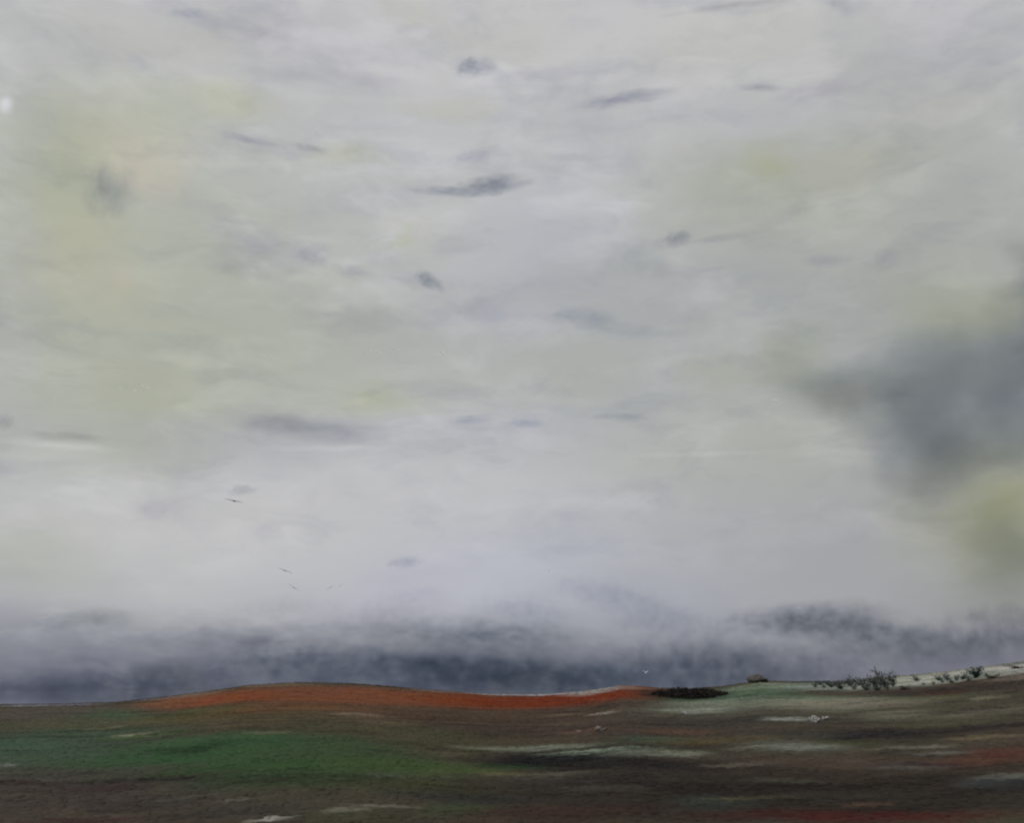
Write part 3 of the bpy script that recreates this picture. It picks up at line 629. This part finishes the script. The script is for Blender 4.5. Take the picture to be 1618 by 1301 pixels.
GRANITE = simple_mat("pale_stone", (.24, .24, .23), (.40, .40, .385), 2.4, .85, (.03, .035, .03))
PINK = simple_mat("pinkish_stone", (.15, .12, .11), (.26, .215, .20), 2.5, .9, (.09, .07, .06))
BROWN = simple_mat("brown_stone", (.060, .054, .050), (.11, .10, .095), 2.0, .95)
def rock(x, y, wpx, hpx, mat, label, seed, cat='rock', sink=.25, name='rock'):
    bm = bmesh.new(); bmesh.ops.create_icosphere(bm, subdivisions=4, radius=1)
    r = random.Random(seed); pl = [(Vector((r.gauss(0, 1), r.gauss(0, 1), r.gauss(0, .8))).normalized(), r.uniform(.5, .85)) for _ in range(16)]
    wv_ = [(Vector((r.gauss(0, 1), r.gauss(0, 1), r.gauss(0, 1))) * 4, r.uniform(0, 6)) for _ in range(6)]
    for v in bm.verts:
        for n_, d_ in pl:                                   # chip facets off the ball
            e = v.co.dot(n_) - d_
            if e > 0: v.co -= n_ * e * .9
        v.co *= 1 + .05 * sum(math.sin(k_.dot(v.co) + p_) for k_, p_ in wv_)
        v.co.z *= 1 + .35 * math.sin(2.6 * v.co.x + seed)
    m_ = bpy.data.meshes.new(name); bm.to_mesh(m_); bm.free(); m_.materials.append(mat)
    m_.polygons.foreach_set("use_smooth", [True] * len(m_.polygons))
    o = bpy.data.objects.new(name, m_); COL.objects.link(o)
    p = ground_pt(x, y); d = math.hypot(p.x, p.y); hw, h = wpx * d / FPX / 2, hpx * d / FPX
    o.scale = (hw * 1.1, hw * .8, h / (1.8 - sink)); o.location = p + Vector((0, 0, h / (1.8 - sink) * (.85 - sink)))
    o.rotation_euler = (0, 0, -math.atan2(p.x, p.y)); tag(o, label, cat, 'scattered rocks on the moor')
    return o
rock(1288, 1142, 19, 9, GRANITE, 'pale angular rock with dark lichen spots on the right of the moor', 3)
rock(1305, 1139, 14, 8, GRANITE, 'smaller pale rock with a dark hollow beside the angular one', 5)
rock(948, 1156, 22, 7, PINK, 'pinkish flat rock on brown ground above the long bleached streak', 8)
rock(916, 1157, 14, 3, PINK, 'small low pinkish stone left of the flat pinkish rock', 9)
rock(956, 1130, 9, 3, GRANITE, 'small white stone just below the rust bracken', 12)
rock(944, 1130, 7, 2.4, GRANITE, 'tiny white stone left of another below the rust bracken', 13)
rock(1082, 1129, 15, 4, GRANITE, 'low white stone below the black heather bushes', 14)
rock(1198, 1079, 40, 12, BROWN, 'brown rock outcrop standing up from the green crest', 15, sink=.35)

# ------------------------------------------------------------------ birds
def bird_mesh(name, mat, lift, droop):
    """one lofted skin from wing tip through the body to the other wing tip; span 1, flying along -Y"""
    V, Fc = [], []; NS, NR = 25, 10
    for k in range(NS):
        s = -1 + 2 * k / (NS - 1); a = abs(s)
        body = math.exp(-(a / .085) ** 2)
        chord = .17 * (1 - a) ** .55 * (1 - .15 * a) + .005; chord = chord + (.40 - chord) * body
        th = .014 * (1 - a) + .002 + .026 * body
        yc = .02 + .16 * max(0, a - .35) - .05 * math.sin(min(1, a / .45) * math.pi)
        z = lift * math.sin(min(1, a / .55) * math.pi / 2) * .5 - droop * max(0, a - .4) ** 1.5
        for q in range(NR):
            f = 2 * math.pi * q / NR
            y = math.cos(f); zz = math.sin(f) * (1 - .45 * y * y) * (1 if y < .3 else .75)
            V.append((s * .5, yc + y * chord * .5, z + zz * th))
    for k in range(NS - 1):
        for q in range(NR): Fc.append((k * NR + q, k * NR + (q + 1) % NR, (k + 1) * NR + (q + 1) % NR, (k + 1) * NR + q))
    Fc.append(tuple(range(NR))[::-1]); Fc.append(tuple((NS - 1) * NR + q for q in range(NR)))
    m_ = bpy.data.meshes.new(name); m_.from_pydata(V, [], Fc); m_.update(); m_.materials.append(mat)
    m_.polygons.foreach_set("use_smooth", [True] * len(m_.polygons))
    return m_
DARKB = simple_mat("dark_feathers", (.05, .05, .055), (.09, .09, .095), 5, .7)
GREYB = simple_mat("grey_feathers", (.30, .30, .32), (.38, .38, .41), 5, .7)
WHITEB = simple_mat("white_feathers", (.88, .88, .87), (.92, .92, .91), 5, .6)
def bird(me_, x, y, px, roll, yaw, label, group, span=1.2, pitch=11.0):
    d = ray(x, y); dist = span * FPX / px
    o = bpy.data.objects.new('bird', me_); COL.objects.link(o)
    o.location = Vector((0, 0, EYE)) + d * dist; o.scale = (span,) * 3
    a = math.atan2(d.x, d.y)
    o.rotation_mode = 'YXZ'
    o.rotation_euler = (Matrix.Rotation(-a + R(yaw), 3, 'Z') @ Matrix.Rotation(R(pitch) + math.asin(d.z), 3, 'X') @ Matrix.Rotation(R(roll), 3, 'Y')).to_euler('YXZ')
    tag(o, label, 'bird', group)
GD, GW = 'dark birds gliding in the sky', 'white gulls in far flocks'
arch = bird_mesh('bird', DARKB, .03, .14); arch_g = bird_mesh('bird', GREYB, .03, .14); vee = bird_mesh('bird', GREYB, .22, .02)
wv1 = bird_mesh('bird', WHITEB, .22, .05); wv2 = bird_mesh('bird', WHITEB, .06, .12); wv3 = bird_mesh('bird', WHITEB, .62, -.05)
bird(arch, 370, 792, 31, 9, 4, 'thin black bird gliding under a lilac cloudlet on the left', GD)
bird(arch_g, 450, 902, 27, 20, -3, 'grey bird gliding with tilted wings, middle of the left group', GD)
bird(arch_g, 464, 929, 22, 30, 2, 'grey bird tilted steeply, left of the lowest three birds', GD)
bird(arch_g, 522, 929, 16, -30, 5, 'grey bird tilted up to the right, middle of the lowest three', GD)
bird(arch_g, 538, 926, 12, -26, 0, 'smallest grey bird, rightmost of the lowest three', GD)
bird(arch, 868, 902, 5, -20, 30, 'tiny dark speck of a bird above the rain bank', GD)
bird(arch, 1297, 785, 5, 10, 40, 'tiny dark speck of a bird left of the olive cloud', GD)
bird(arch, 990, 367, 4, 0, 30, 'tiny dark speck of a bird in mid sky', GD)
bird(arch, 1246, 660, 4, 0, 30, 'tiny dark speck of a bird below the storm cloud edge', GD)
bird(wv3, 1020, 1064, 9, 4, 5, 'white gull with raised wings low over the end of the rust ridge', GW, pitch=35)
def flock(cx, cy, w, h, n, label):
    for k in range(n):
        bird((wv1, wv2)[k % 2], cx + random.uniform(-1, 1) * w, cy + random.gauss(0, .5) * h, random.uniform(4.0, 7.0), random.uniform(-30, 30), random.uniform(-60, 60), label, GW, pitch=random.uniform(40, 75))
flock(212, 611, 24, 7, 16, 'one of the tiny white gulls flocked at lower left of the sky')
flock(600, 555, 34, 5, 12, 'one of the tiny white gulls strung out in the middle flock')
flock(695, 557, 14, 4, 8, 'one of the tiny white gulls bunched at the right of the middle flock')
flock(421, 557, 4, 4, 3, 'one of three tiny white gulls apart from the middle flock')
flock(1225, 632, 6, 2, 3, 'one of three tiny white gulls left of the storm cloud')
